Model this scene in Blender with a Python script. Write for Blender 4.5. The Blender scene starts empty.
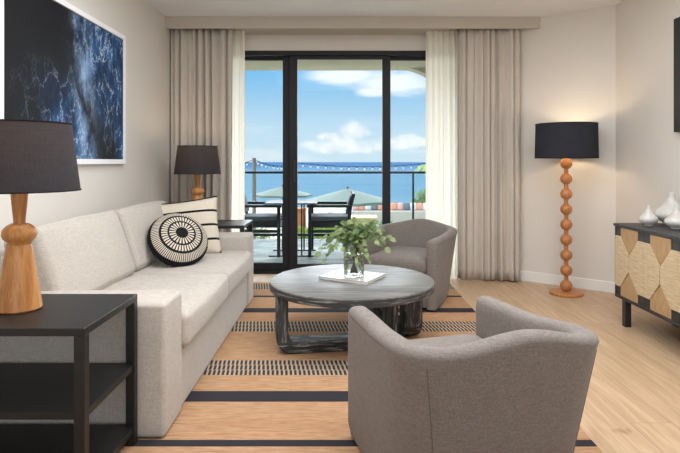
import bpy, bmesh, math, random
from mathutils import Vector, Matrix, noise as mnoise
random.seed(7)
PI = math.pi
S = bpy.context.scene
COL = S.collection

# ------------------------------------------------------------------ camera
F = 547.0
cam_d = bpy.data.cameras.new('camera'); cam = bpy.data.objects.new('camera', cam_d); COL.objects.link(cam)
cam.location = (0, 0, 1.2); cam.rotation_euler = (PI/2, 0, 0)
cam_d.lens = 36*F/680; cam_d.sensor_width = 36; cam_d.shift_y = -64.5/680
cam_d.clip_end = 60000; cam_d.clip_start = 0.05
S.camera = cam
S.view_settings.view_transform = 'Standard'; S.view_settings.look = 'None'
S.view_settings.gamma = 1; S.view_settings.use_curve_mapping = False
S.view_settings.exposure = 0.38

# ------------------------------------------------------------------ node helper
class NT:
    def __init__(s, tree): s.t = tree; s.n = tree.nodes; s.l = tree.links
    def new(s, typ, **kw):
        n = s.n.new(typ)
        for k, v in kw.items(): setattr(n, k, v)
        return n
    def put(s, sock, v):
        if isinstance(v, bpy.types.NodeSocket): s.l.new(v, sock)
        elif v is not None: sock.default_value = v
    def m(s, op, a, b=None, c=None, clamp=False):
        n = s.new('ShaderNodeMath', operation=op, use_clamp=clamp)
        s.put(n.inputs[0], a)
        if b is not None: s.put(n.inputs[1], b)
        if c is not None: s.put(n.inputs[2], c)
        return n.outputs[0]
    def sm(s, x, a, b):           # smoothstep a..b
        n = s.new('ShaderNodeMapRange', interpolation_type='SMOOTHSTEP')
        s.put(n.inputs[0], x); n.inputs[1].default_value = a; n.inputs[2].default_value = b
        return n.outputs[0]
    def lin(s, x, a, b, c=0., d=1.):
        n = s.new('ShaderNodeMapRange'); s.put(n.inputs[0], x)
        for i, v in enumerate((a, b, c, d)): n.inputs[i+1].default_value = v
        return n.outputs[0]
    def band(s, x, a, b):         # 1 inside a..b
        return s.m('MULTIPLY', s.m('GREATER_THAN', x, a), s.m('LESS_THAN', x, b))
    def mix(s, f, a, b, mode='MIX'):
        n = s.new('ShaderNodeMix', data_type='RGBA', blend_type=mode)
        s.put(n.inputs[0], f); s.put(n.inputs[6], a); s.put(n.inputs[7], b)
        return n.outputs[2]
    def coord(s, which='Object'): return s.new('ShaderNodeTexCoord').outputs[which]
    def xyz(s, v):
        n = s.new('ShaderNodeSeparateXYZ'); s.l.new(v, n.inputs[0]); return n.outputs
    def comb(s, x, y, z):
        n = s.new('ShaderNodeCombineXYZ')
        for i, q in enumerate((x, y, z)): s.put(n.inputs[i], q)
        return n.outputs[0]
    def noise(s, vec, scale=5., detail=4., rough=.55, dist=0., out=0):
        n = s.new('ShaderNodeTexNoise'); s.put(n.inputs['Vector'], vec)
        n.inputs['Scale'].default_value = scale; n.inputs['Detail'].default_value = detail
        n.inputs['Roughness'].default_value = rough; n.inputs['Distortion'].default_value = dist
        return n.outputs[out]
    def scaled(s, vec, sx, sy, sz, loc=(0, 0, 0), rot=(0, 0, 0)):
        n = s.new('ShaderNodeMapping'); s.l.new(vec, n.inputs[0])
        n.inputs['Location'].default_value = loc; n.inputs['Rotation'].default_value = rot
        n.inputs['Scale'].default_value = (sx, sy, sz); return n.outputs[0]

def rgb(r, g, b):                # sRGB 0-255 -> linear rgba
    f = lambda c: (c/255/12.92) if c/255 <= .04045 else ((c/255+.055)/1.055)**2.4
    return (f(r), f(g), f(b), 1)

# ------------------------------------------------------------------ world
W = bpy.data.worlds.new('sky'); S.world = W; W.use_nodes = True
q = NT(W.node_tree); q.n.clear()
d = q.xyz(q.coord('Generated'))
yy = q.m('MAXIMUM', q.m('ABSOLUTE', d[1]), .02)
a = q.m('DIVIDE', d[0], yy); b = q.m('DIVIDE', d[2], yy)
el = q.m('MAXIMUM', d[2], 0.)
sky = q.mix(q.sm(b, 0., .22), rgb(196, 220, 234), rgb(103, 180, 231))
sky = q.mix(q.sm(el, .3, 1.), sky, rgb(80, 150, 220))
def gauss(a0, b0, sa, sb):
    u = q.m('DIVIDE', q.m('SUBTRACT', a, a0), sa); v = q.m('DIVIDE', q.m('SUBTRACT', b, b0), sb)
    return q.m('EXPONENT', q.m('MULTIPLY', q.m('ADD', q.m('MULTIPLY', u, u), q.m('MULTIPLY', v, v)), -1.))
P = lambda x, y: ((x-340)/F, (162-y)/F)
ab = q.comb(a, b, 0.)
wisp = q.noise(q.scaled(ab, 9, 42, 1, rot=(0, 0, -.12)), 1., 9., .68, .9)
puff = q.noise(q.scaled(ab, 26, 38, 1, loc=(3, 1, 0)), 1., 9., .6, .3)
envw = q.m('MAXIMUM', q.m('MAXIMUM', gauss(*P(395, 82), .10, .030), gauss(*P(345, 76), .09, .020)), gauss(*P(372, 92), .04, .013))
cw = q.sm(q.m('ADD', q.m('MULTIPLY', wisp, .9), envw), .78, 1.35)
envp = q.m('MAXIMUM', q.m('MAXIMUM', gauss(*P(354, 131), .036, .022), gauss(*P(345, 146), .10, .018)),
           q.m('MAXIMUM', gauss(*P(404, 142), .055, .018), q.m('MULTIPLY', gauss(*P(330, 137), .035, .016), .8)))
cp = q.sm(q.m('ADD', q.m('MULTIPLY', puff, .8), envp), .82, 1.15)
hz = q.m('MULTIPLY', q.m('MULTIPLY', q.sm(q.noise(q.scaled(ab, 7, 40, 1), 1., 4.), .42, .7), q.sm(b, .12, .0)), .55)
upper = q.m('MULTIPLY', q.m('MULTIPLY', q.sm(q.noise(q.scaled(ab, 3, 3, 1), 1., 5.), .45, .75), q.sm(b, .3, .6)), .7)
sky = q.mix(hz, sky, rgb(232, 238, 243))
sky = q.mix(upper, sky, rgb(235, 240, 245))
sky = q.mix(q.m('MULTIPLY', cp, .85), sky, q.mix(q.sm(puff, .3, .7), rgb(214, 226, 236), rgb(250, 250, 250)))
sky = q.mix(q.m('MULTIPLY', cw, .9), sky, rgb(245, 248, 251))
bg = q.new('ShaderNodeBackground'); q.put(bg.inputs[0], sky); bg.inputs[1].default_value = .88
q.l.new(bg.outputs[0], q.new('ShaderNodeOutputWorld').inputs[0])

# ------------------------------------------------------------------ lights
def light(name, kind, loc, direction, energy, color=(1, 1, 1), **kw):
    L = bpy.data.lights.new(name, kind); L.energy = energy; L.color = color
    for k, v in kw.items(): setattr(L, k, v)
    o = bpy.data.objects.new(name, L); COL.objects.link(o); o.location = loc
    o.rotation_euler = Vector(direction).to_track_quat('-Z', 'Y').to_euler()
    return o
light('sun', 'SUN', (0, 20, 20), (.5, .35, -1.0), 2.2, (1, .95, .88), angle=math.radians(1.5))
light('sky_glow', 'SUN', (0, 20, 10), (.10, -1, -.28), 9.5, (.97, .98, 1), angle=math.radians(95))
light('rear_fill_light', 'AREA', (0.3, -2.75, 1.55), (0, 1, .22), 32, (.97, .98, 1), shape='RECTANGLE', size=3.6, size_y=1.9)  # fill lamp added behind the camera to brighten the room
light('overhead_fill_light', 'AREA', (.4, 2.65, 2.62), (0, 0.02, -1), 100, (.97, .98, 1), shape='RECTANGLE', size=3.0, size_y=3.0)  # unseen fill lamp added under the ceiling, no fixture known there

# ------------------------------------------------------------------ materials
def mat(name, base=None, rough=.6, metal=0., spec=.5, fn=None, bump=None, **kw):
    m = bpy.data.materials.new(name); m.use_nodes = True
    t = NT(m.node_tree); bs = m.node_tree.nodes['Principled BSDF']
    if base is not None: bs.inputs['Base Color'].default_value = base
    bs.inputs['Roughness'].default_value = rough; bs.inputs['Metallic'].default_value = metal
    bs.inputs['Specular IOR Level'].default_value = spec
    for k, v in kw.items(): bs.inputs[k].default_value = v
    if fn: fn(t, bs)
    return m
def addbump(t, bs, h, strength=.3, dist=.002):
    n = t.new('ShaderNodeBump'); n.inputs['Strength'].default_value = strength; n.inputs['Distance'].default_value = dist
    t.put(n.inputs['Height'], h); t.l.new(n.outputs[0], bs.inputs['Normal'])

def fabric(name, c1, c2, scale=1., bump=.35, rough=.95, stretch=(1, 1, 1), sheen=.15):
    def fn(t, bs):
        o = t.coord()
        v = t.scaled(o, *stretch)
        n1 = t.noise(v, 260*scale, 3, .7); n2 = t.noise(v, 9*scale, 4, .6)
        hx = t.noise(t.scaled(o, 30, 30, 420), scale, 2, .6); vx = t.noise(t.scaled(o, 420, 420, 30), scale, 2, .6)
        w = t.m('MULTIPLY', t.m('ADD', hx, vx), .5)
        f = t.m('ADD', t.m('MULTIPLY', n1, .45), t.m('ADD', t.m('MULTIPLY', n2, .05), t.m('MULTIPLY', w, .5)))
        t.put(bs.inputs['Base Color'], t.mix(t.sm(f, .36, .64), c1, c2))
        addbump(t, bs, t.m('ADD', w, n1), bump, .0015)
        bs.inputs['Sheen Weight'].default_value = sheen
    return mat(name, rough=rough, spec=.2, fn=fn)
def wood(name, c1, c2, axis=2, scale=1., rough=.4, bump=.1, c3=None):
    def fn(t, bs):
        o = t.coord(); st = [14, 14, 14]; st[axis] = 1.1
        v = t.scaled(o, *[s*scale for s in st])
        n = t.noise(v, 1.6, 6, .62, 1.3); fine = t.noise(t.scaled(o, *[s*scale*7 if i != axis else s*scale*4 for i, s in enumerate(st)]), 1., 3, .6)
        c = t.mix(t.sm(n, .3, .7), c1, c2)
        c = t.mix(t.m('MULTIPLY', t.sm(fine, .45, .75), .4), c, c3 or c1)
        t.put(bs.inputs['Base Color'], c); addbump(t, bs, t.m('ADD', n, fine), bump, .001)
    return mat(name, rough=rough, fn=fn)

def wallfn(c):
    def fn(t, bs):
        n = t.noise(t.coord(), 2.2, 3); 
        t.put(bs.inputs['Base Color'], t.mix(t.m('MULTIPLY', n, .08), c, rgb(190, 184, 176)))
        addbump(t, bs, t.noise(t.coord(), 220, 2), .06, .001)
    return fn
M = {}
M['wall'] = mat('wall_paint', rough=.75, spec=.25, fn=wallfn(rgb(225, 220, 213)))
M['ceiling'] = mat('ceiling_paint', rough=.9, spec=.1, fn=wallfn(rgb(236, 237, 240)))
M['trim'] = mat('white_trim', rgb(238, 237, 234), .45)
M['valance'] = mat('valance_fabric', rough=.8, spec=.2, fn=wallfn(rgb(196, 188, 176)))
M['frame'] = mat('dark_bronze_aluminium', rgb(40, 40, 43), .5, 0., .25)
M['black'] = mat('black_powdercoat', rgb(30, 31, 34), .4)
M['outdoor_black'] = mat('outdoor_black_metal', rgb(38, 42, 47), .55, 0., .3)
M['stucco'] = mat('stucco', rough=.9, fn=wallfn(rgb(170, 165, 140)))
M['brass'] = mat('brass', rgb(190, 150, 80), .3, 1.)

def floorfn(t, bs):
    o = t.coord(); x, y, z = t.xyz(o)
    pw = .19; row = t.m('FLOOR', t.m('DIVIDE', x, pw)); fx = t.m('FRACT', t.m('DIVIDE', x, pw))
    wn = t.new('ShaderNodeTexWhiteNoise', noise_dimensions='1D'); t.put(wn.inputs['W'], row)
    off = t.m('MULTIPLY', wn.outputs[0], 1.7)
    yy_ = t.m('DIVIDE', t.m('ADD', y, off), 1.75); fy = t.m('FRACT', yy_)
    wn2 = t.new('ShaderNodeTexWhiteNoise', noise_dimensions='2D'); t.put(wn2.inputs['Vector'], t.comb(row, t.m('FLOOR', yy_), 0.))
    sh = t.m('MULTIPLY', wn2.outputs[0], 20.)
    g = t.noise(t.comb(t.m('MULTIPLY', x, 13), t.m('ADD', y, sh), sh), 1.5, 6, .62, 1.0)
    fine = t.noise(t.comb(t.m('MULTIPLY', x, 150), t.m('MULTIPLY', y, 5), sh), 1., 3, .6)
    c = t.mix(t.sm(g, .3, .72), rgb(184, 153, 120), rgb(212, 184, 151))
    c = t.mix(t.m('MULTIPLY', wn2.outputs[0], .30), c, rgb(184, 156, 126))
    c = t.mix(t.m('MULTIPLY', t.sm(fine, .45, .8), .28), c, rgb(150, 118, 86))
    knots = t.sm(t.noise(t.comb(t.m('MULTIPLY', x, 9), t.m('MULTIPLY', y, 3), sh), 1.2, 2), .70, .78)
    c = t.mix(t.m('MULTIPLY', knots, .5), c, rgb(140, 105, 74))
    gap = t.m('MAXIMUM', t.m('LESS_THAN', fx, .012), t.m('LESS_THAN', fy, .0015))
    c = t.mix(t.m('MULTIPLY', gap, .55), c, rgb(110, 84, 60))
    t.put(bs.inputs['Base Color'], c)
    addbump(t, bs, t.m('SUBTRACT', fine, gap), .08, .001)
M['floor'] = mat('oak_planks', rough=.42, spec=.4, fn=floorfn)

def rugfn(t, bs):
    x, y, z = t.xyz(t.coord())
    n = t.noise(t.comb(t.m('MULTIPLY', x, 9), t.m('MULTIPLY', y, 70), 0.), 1., 5, .7)
    fine = t.noise(t.comb(t.m('MULTIPLY', x, 200), t.m('MULTIPLY', y, 500), 0.), 1., 2, .6)
    big = t.noise(t.comb(t.m('MULTIPLY', x, .7), t.m('MULTIPLY', y, 5), 0.), 1., 2)
    c = t.mix(t.sm(n, .3, .7), rgb(172, 132, 98), rgb(208, 172, 136))
    c = t.mix(t.m('MULTIPLY', t.sm(big, .45, .65), .35), c, rgb(178, 128, 96))
    c = t.mix(t.m('MULTIPLY', t.sm(fine, .35, .65), .35), c, rgb(136, 98, 70))
    ck = None
    for (a_, b_) in ((1.25, 1.48), (3.055, 3.288), (3.84, 4.09), (5.12, 5.36)):
        bnd = t.band(y, a_, b_)
        rows = t.m('MULTIPLY', t.m('SUBTRACT', y, a_), 3/(b_-a_))
        ri = t.m('FLOOR', rows); rf = t.m('FRACT', rows)
        ph = t.m('FRACT', t.m('ADD', t.m('DIVIDE', x, .0255), t.m('ADD', t.m('MULTIPLY', ri, .5), t.m('MULTIPLY', rf, .35))))
        dash = t.m('MULTIPLY', t.m('LESS_THAN', ph, .56), t.band(rf, .04, .96))
        edge = t.m('MAXIMUM', t.m('LESS_THAN', t.m('SUBTRACT', y, a_), .010), t.m('LESS_THAN', t.m('SUBTRACT', b_, y), .010))
        c = t.mix(bnd, c, t.mix(dash, rgb(186, 164, 138), rgb(64, 61, 64)))
    dark = None
    for (a_, b_) in ((1.75, 1.80), (2.29, 2.345), (2.718, 2.845), (4.33, 4.46), (4.82, 4.88)):
        bnd = t.band(y, a_, b_); dark = bnd if dark is None else t.m('MAXIMUM', dark, bnd)
    c = t.mix(dark, c, t.mix(t.m('MULTIPLY', fine, .5), rgb(46, 46, 52), rgb(72, 70, 74)))
    t.put(bs.inputs['Base Color'], c)
    addbump(t, bs, t.m('ADD', n, fine), .5, .002)
M['rug'] = mat('woven_jute_stripes', rough=1., spec=.1, fn=rugfn)

M['sofa'] = fabric('sofa_linen', rgb(172, 164, 155), rgb(206, 199, 190), bump=.4)
M['chair'] = fabric('armchair_tweed', rgb(108, 100, 95), rgb(144, 136, 129), bump=.3)
M['chair_seam'] = mat('armchair_seam', rgb(112, 104, 98), .9)
def drapefn(t, bs):
    n = t.noise(t.scaled(t.coord(), 260, 260, 8), 1., 2)
    t.put(bs.inputs['Base Color'], t.mix(t.sm(n, .3, .7), rgb(198, 189, 178), rgb(208, 200, 190)))
M['drape'] = mat('drape_linen', rough=.9, spec=.15, fn=drapefn)
M['table_black'] = wood('ebonised_wood', rgb(17, 17, 18), rgb(28, 28, 29), axis=0, rough=.45, bump=.12)
M['lamp_wood'] = wood('honey_oak', rgb(170, 108, 52), rgb(206, 148, 86), axis=2, rough=.4, c3=rgb(146, 88, 42))
M['bead_wood'] = wood('orange_beech', rgb(176, 112, 62), rgb(198, 134, 82), axis=2, rough=.4)
M['metal_leg'] = mat('dark_plastic_foot', rgb(30, 30, 30), .6)

def shadefn(t, bs):
    o = t.coord(); v = t.noise(t.scaled(o, 10, 10, 500), 1., 2); h = t.noise(t.scaled(o, 300, 300, 6), 1., 2)
    t.put(bs.inputs['Base Color'], t.mix(t.sm(t.m('MULTIPLY', t.m('ADD', v, h), .5), .3, .7), rgb(48, 50, 56), rgb(60, 62, 68)))
    tr = t.new('ShaderNodeBsdfTranslucent'); tr.inputs[0].default_value = rgb(140, 116, 96)
    mx = t.new('ShaderNodeMixShader'); mx.inputs[0].default_value = .08
    t.l.new(bs.outputs[0], mx.inputs[1]); t.l.new(tr.outputs[0], mx.inputs[2])
    out = [n for n in t.n if n.type == 'OUTPUT_MATERIAL'][0]; t.l.new(mx.outputs[0], out.inputs[0])
M['shade'] = mat('charcoal_linen_shade', rough=.95, spec=.1, fn=shadefn)
M['shade_in'] = mat('white_shade_lining', rgb(235, 228, 215), .8)

def sheerfn(col, alpha):
    def fn(t, bs):
        t.n.remove(bs)
        df = t.new('ShaderNodeBsdfDiffuse'); df.inputs[0].default_value = col
        tl = t.new('ShaderNodeBsdfTranslucent'); tl.inputs[0].default_value = col
        tp = t.new('ShaderNodeBsdfTransparent')
        m1 = t.new('ShaderNodeMixShader'); m1.inputs[0].default_value = .55
        t.l.new(df.outputs[0], m1.inputs[1]); t.l.new(tl.outputs[0], m1.inputs[2])
        m2 = t.new('ShaderNodeMixShader')
        n = t.noise(t.scaled(t.coord(), 90, 90, 1), 1., 2)
        t.put(m2.inputs[0], t.lin(n, .3, .7, alpha-.015, alpha+.015))
        t.l.new(tp.outputs[0], m2.inputs[1]); t.l.new(m1.outputs[0], m2.inputs[2])
        out = [x for x in t.n if x.type == 'OUTPUT_MATERIAL'][0]; t.l.new(m2.outputs[0], out.inputs[0])
    return fn
M['sheer'] = mat('cream_sheer', fn=sheerfn(rgb(255, 249, 236), .92))
def glassfn(tint, lo=.04, hi=.5):
    def fn(t, bs):
        t.n.remove(bs)
        tp = t.new('ShaderNodeBsdfTransparent'); tp.inputs[0].default_value = tint
        gl = t.new('ShaderNodeBsdfGlossy'); gl.inputs['Roughness'].default_value = .02
        lw = t.new('ShaderNodeLayerWeight'); lw.inputs[0].default_value = .25
        m2 = t.new('ShaderNodeMixShader'); t.put(m2.inputs[0], t.lin(lw.outputs['Fresnel'], 0, 1, lo, hi))
        t.l.new(tp.outputs[0], m2.inputs[1]); t.l.new(gl.outputs[0], m2.inputs[2])
        out = [x for x in t.n if x.type == 'OUTPUT_MATERIAL'][0]; t.l.new(m2.outputs[0], out.inputs[0])
    return fn
M['glass'] = mat('door_glass', fn=glassfn((.97, .985, .98, 1), .0, .25))
M['vase_glass'] = mat('vase_glass', fn=glassfn((.97, .975, .97, 1), .05, .6))
M['water'] = mat('vase_water', fn=glassfn((.90, .92, .89, 1), .04, .5))

def artfn(t, bs):
    x, y, z = t.xyz(t.coord())           # y along the wall, z up, metres, origin at the picture centre
    v = t.comb(0., y, t.m('MULTIPLY', z, .62))
    wn = t.new('ShaderNodeVectorMath', operation='MULTIPLY_ADD')
    t.put(wn.inputs[0], t.noise(v, 3.2, 5, .65, 0., 1)); wn.inputs[1].default_value = (.45,)*3; t.put(wn.inputs[2], v)
    def veins(sc, w):
        vo = t.new('ShaderNodeTexVoronoi', feature='DISTANCE_TO_EDGE'); t.l.new(wn.outputs[0], vo.inputs['Vector'])
        vo.inputs['Scale'].default_value = sc
        return t.sm(vo.outputs['Distance'], w, 0.)
    n1 = t.noise(v, 2.4, 5, .6); n2 = t.noise(v, 7., 6, .65)
    ridge = t.m('EXPONENT', t.m('MULTIPLY', t.m('POWER', t.m('DIVIDE', t.m('ADD', t.m('SUBTRACT', y, .13), t.m('MULTIPLY', z, .12)), .11), 2.), -1.))
    right = t.sm(y, -.08, .22)
    lower = t.m('MULTIPLY', t.sm(z, .15, -.35), t.sm(y, -.75, -.2))
    act = t.m('MAXIMUM', t.m('MAXIMUM', ridge, t.m('MULTIPLY', right, .75)), t.m('MULTIPLY', lower, .8))
    act = t.m('MULTIPLY', act, t.sm(n1, .36, .58))
    c = t.mix(act, rgb(24, 25, 29), t.mix(t.sm(n2, .35, .7), rgb(16, 44, 84), rgb(44, 110, 168)))
    vv = t.m('MAXIMUM', t.m('MULTIPLY', veins(6., .035), t.sm(n2, .38, .52)), t.m('MULTIPLY', veins(14., .06), t.sm(n2, .5, .62)))
    c = t.mix(t.m('MULTIPLY', t.m('MULTIPLY', vv, t.m('POWER', act, .7)), .85), c, rgb(205, 218, 238))
    c = t.mix(t.m('MULTIPLY', t.m('MULTIPLY', ridge, t.sm(n2, .35, .65)), .75), c, rgb(150, 180, 215))
    t.put(bs.inputs['Base Color'], c)
M['art'] = mat('ocean_foam_print', rough=.6, spec=.12, fn=artfn)
M['white_frame'] = mat('white_frame', rgb(244, 244, 246), .5)

def coffeefn(streaks, axis, kind=''):
    def fn(t, bs):
        o = t.coord(); st = [16, 16, 16]; st[axis] = 1.3
        if kind == 'edge':
            x, y, z = t.xyz(o); o = t.comb(t.m('MULTIPLY', t.m('ARCTAN2', y, x), .54), 0., z)
        n = t.noise(t.scaled(o, *st), 1.3, 6, .65, .9)
        f2 = t.noise(t.scaled(o, *[s*3.5 for s in st]), 1., 4, .65, .5)
        if kind == 'leg':
            k = t.sm(t.xyz(o)[2], .10, .06)
            nb = t.noise(t.scaled(o, 1.3, 6, 16), 1.3, 6, .65, .9); fb = t.noise(t.scaled(o, 4.5, 20, 56), 1., 4, .65, .5)
            n = t.m('ADD', t.m('MULTIPLY', n, t.m('SUBTRACT', 1., k)), t.m('MULTIPLY', nb, k))
            f2 = t.m('ADD', t.m('MULTIPLY', f2, t.m('SUBTRACT', 1., k)), t.m('MULTIPLY', fb, k))
        if streaks:
            c = t.mix(t.sm(n, .3, .7), rgb(44, 46, 47), rgb(78, 80, 80))
            c = t.mix(t.m('MULTIPLY', t.sm(f2, .50, .66), .85), c, rgb(160, 162, 158))
        else:
            c = t.mix(t.sm(n, .3, .7), rgb(86, 86, 85), rgb(128, 127, 124))
            c = t.mix(t.m('MULTIPLY', t.sm(f2, .50, .75), .5), c, rgb(160, 160, 158))
            c = t.mix(t.m('MULTIPLY', t.sm(t.m('SUBTRACT', 1., f2), .52, .70), .7), c, rgb(70, 71, 73))
        t.put(bs.inputs['Base Color'], c); addbump(t, bs, t.m('ADD', n, f2), .25, .002)
    return fn
M['coffee_top'] = mat('weathered_grey_wood_top', rough=.45, spec=.3, fn=coffeefn(False, 0))
M['coffee_edge'] = mat('cerused_black_wood_edge', rough=.5, fn=coffeefn(True, 0, 'edge'))
M['coffee_leg'] = mat('cerused_black_wood_leg', rough=.7, spec=.2, fn=coffeefn(True, 2, 'leg'))

def pillowfn(t, bs):
    x, y, z = t.xyz(t.coord())
    fine = t.noise(t.scaled(t.coord(), 200, 200, 200), 1., 2)
    c = t.mix(t.m('MULTIPLY', fine, .4), rgb(226, 216, 198), rgb(190, 178, 160))
    zz = t.m('ADD', z, t.m('MULTIPLY', x, .02))
    s = None
    for zc in (.118, .005, -.108):
        b_ = t.band(zz, zc-.009, zc+.009); s = b_ if s is None else t.m('MAXIMUM', s, b_)
    c = t.mix(s, c, rgb(30, 29, 31)); t.put(bs.inputs['Base Color'], c); addbump(t, bs, fine, .3, .002)
M['pillow_stripe'] = mat('cream_striped_cotton', rough=.95, spec=.15, fn=pillowfn)
M['black_cloth'] = mat('black_cotton', rgb(26, 26, 29), .9, spec=.2)
def sunfn(t, bs):
    x, y, z = t.xyz(t.coord())
    r = t.m('DIVIDE', t.m('SQRT', t.m('ADD', t.m('MULTIPLY', x, x), t.m('MULTIPLY', z, z))), .205)
    an = t.m('DIVIDE', t.m('ARCTAN2', z, x), 2*PI)
    def rays(n, lo, hi, ph=0., duty=.55):
        f = t.m('FRACT', t.m('ADD', t.m('MULTIPLY', an, n), 50.+ph))
        return t.m('MULTIPLY', t.m('LESS_THAN', f, duty), t.band(r, lo, hi))
    s = t.m('MAXIMUM', t.m('MAXIMUM', rays(22, .21, .42), rays(40, .48, .67, .3, .6)), rays(84, .745, 1.05, .2, .6))
    s = t.m('MULTIPLY', s, t.m('LESS_THAN', y, -.034))
    fine = t.noise(t.coord(), 250, 2)
    c = t.mix(s, rgb(30, 30, 33), t.mix(fine, rgb(226, 218, 202), rgb(196, 186, 168)))
    t.put(bs.inputs['Base Color'], c); addbump(t, bs, t.m('ADD', fine, s), .4, .002)
M['sunburst'] = mat('sunburst_embroidery', rough=.95, spec=.15, fn=sunfn)

def leaffn(c1, c2):
    def fn(t, bs):
        oi = t.noise(t.coord(), 14, 2)
        t.put(bs.inputs['Base Color'], t.mix(t.sm(oi, .35, .65), c1, c2))
        tr = t.new('ShaderNodeBsdfTranslucent'); tr.inputs[0].default_value = c2
        mx = t.new('ShaderNodeMixShader'); mx.inputs[0].default_value = .3
        t.l.new(bs.outputs[0], mx.inputs[1]); t.l.new(tr.outputs[0], mx.inputs[2])
        out = [n for n in t.n if n.type == 'OUTPUT_MATERIAL'][0]; t.l.new(mx.outputs[0], out.inputs[0])
    return fn
M['leaf'] = mat('eucalyptus_leaf', rough=.5, fn=leaffn(rgb(74, 102, 60), rgb(154, 172, 118)))
M['stem'] = mat('woody_stem', rgb(104, 92, 62), .7)
M['hedge'] = mat('garden_leaf', rough=.6, fn=leaffn(rgb(92, 130, 62), rgb(168, 190, 96)))
M['bush'] = mat('coastal_bush_leaf', rough=.6, fn=leaffn(rgb(110, 140, 100), rgb(150, 175, 120)))
def pagesfn(t, bs):
    z = t.xyz(t.coord())[2]
    l = t.m('FRACT', t.m('MULTIPLY', z, 600)); t.put(bs.inputs['Base Color'], t.mix(t.m('MULTIPLY', l, .3), rgb(230, 226, 218), rgb(150, 145, 138)))
M['pages'] = mat('paper_pages', rough=.8, fn=pagesfn)
def coverfn(t, bs):
    x, y, z = t.xyz(t.coord())
    b_ = t.m('MULTIPLY', t.m('LESS_THAN', x, -.06), t.sm(t.noise(t.coord(), 16, 3), .42, .56))
    t.put(bs.inputs['Base Color'], t.mix(b_, rgb(206, 202, 197), rgb(120, 156, 182)))
M['cover'] = mat('magazine_cover', rough=.35, fn=coverfn)
M['cabinet'] = wood('black_cabinet_wood', rgb(34, 34, 37), rgb(50, 50, 53), axis=1, rough=.45, bump=.1)
def weavefn(vert, c1, c2, c3):
    def fn(t, bs):
        o = t.coord()
        sc = (1, 160, 10) if vert else (1, 10, 160)
        n = t.noise(t.scaled(o, *sc), 1., 3, .6); n2 = t.noise(o, 26, 3)
        x, y, z = t.xyz(o); k = t.m('FRACT', t.m('MULTIPLY', y if vert else z, 68))
        c = t.mix(t.sm(n, .32, .68), c1, c2); c = t.mix(t.m('MULTIPLY', t.sm(k, .75, 1.), .45), c, c3)
        c = t.mix(t.m('MULTIPLY', n2, .25), c, c3)
        t.put(bs.inputs['Base Color'], c); addbump(t, bs, k, .35, .001)
    return fn
M['weave_h'] = mat('seagrass_weave_light', rough=.85, fn=weavefn(False, rgb(196, 174, 138), rgb(224, 205, 172), rgb(150, 124, 88)))
M['weave_v'] = mat('seagrass_weave_tan', rough=.85, fn=weavefn(True, rgb(172, 138, 96), rgb(200, 168, 124), rgb(124, 96, 62)))
def ceramicfn(t, bs):
    n = t.noise(t.coord(), 18, 4, .6)
    t.put(bs.inputs['Base Color'], t.mix(t.sm(n, .35, .7), rgb(212, 210, 204), rgb(200, 198, 191)))
M['ceramic'] = mat('white_glazed_ceramic', rough=.12, spec=.6, fn=ceramicfn)
M['screen'] = mat('dark_screen', rgb(40, 41, 43), .3)
# outside
def deckfn(t, bs):
    o = t.coord(); n = t.noise(t.scaled(o, 1.2, 3., 1), 1., 6, .65, 1.); x, y, z = t.xyz(o)
    g = t.m('MAXIMUM', t.m('LESS_THAN', t.m('FRACT', t.m('DIVIDE', x, .6)), .01), t.m('LESS_THAN', t.m('FRACT', t.m('DIVIDE', y, .6)), .01))
    c = t.mix(t.sm(n, .35, .65), rgb(96, 108, 110), rgb(172, 182, 180))
    t.put(bs.inputs['Base Color'], t.mix(t.m('MULTIPLY', g, .4), c, rgb(110, 120, 122)))
    t.put(bs.inputs['Roughness'], t.lin(n, .3, .7, .45, .8)); bs.inputs['Specular IOR Level'].default_value = .12
M['deck'] = mat('balcony_stone_tile', rough=.3, fn=deckfn)
def groundfn(t, bs):
    o = t.coord(); n = t.noise(t.scaled(o, .35, .5, 1), 1., 4, .6); n2 = t.noise(t.scaled(o, .8, 1, 1, loc=(5, 2, 0)), 1., 3)
    c = t.mix(t.sm(n, .4, .6), rgb(226, 216, 196), rgb(206, 190, 166))
    c = t.mix(t.m('MULTIPLY', t.sm(n2, .54, .6), .8), c, rgb(150, 172, 118)); t.put(bs.inputs['Base Color'], c)
M['ground'] = mat('sandstone_terrace', rough=.9, fn=groundfn)
def seafn(t, bs):
    o = t.coord(); y = t.xyz(o)[1]
    n = t.noise(t.scaled(o, .004, .02, 1), 1., 5, .6)
    far = t.sm(y, 300, 2500)
    c = t.mix(far, rgb(104, 134, 150), rgb(66, 100, 136)); c = t.mix(t.m('MULTIPLY', t.sm(n, .4, .65), .5), c, rgb(80, 112, 136))
    surf = t.m('MULTIPLY', t.sm(t.noise(t.scaled(o, .03, .12, 1), 1., 4), .5, .62), t.sm(y, 260, 200))
    c = t.mix(surf, c, rgb(130, 140, 142))
    t.put(bs.inputs['Base Color'], c)
    addbump(t, bs, t.noise(t.scaled(o, .1, .25, 1), 1., 5, .6), .5, 1.)
M['sea'] = mat('sea_water', rough=1., spec=0., fn=seafn)
M['umbrella'] = fabric('sage_canvas', rgb(118, 132, 120), rgb(136, 148, 136), bump=.1)
M['orange'] = mat('coral_cushion', rgb(250, 176, 146), .9); M['whitec'] = mat('white_cushion', rgb(250, 246, 240), .9)
M['greyc'] = mat('grey_cushion', rgb(130, 138, 146), .9); M['bluec'] = mat('blue_cushion', rgb(92, 132, 170), .9)
M['pinkc'] = mat('pink_cushion', rgb(248, 196, 186), .9)
M['bench'] = mat('pale_bench', rgb(214, 204, 192), .9); M['sandblock'] = mat('sandstone_block', rgb(214, 196, 158), .9)
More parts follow.
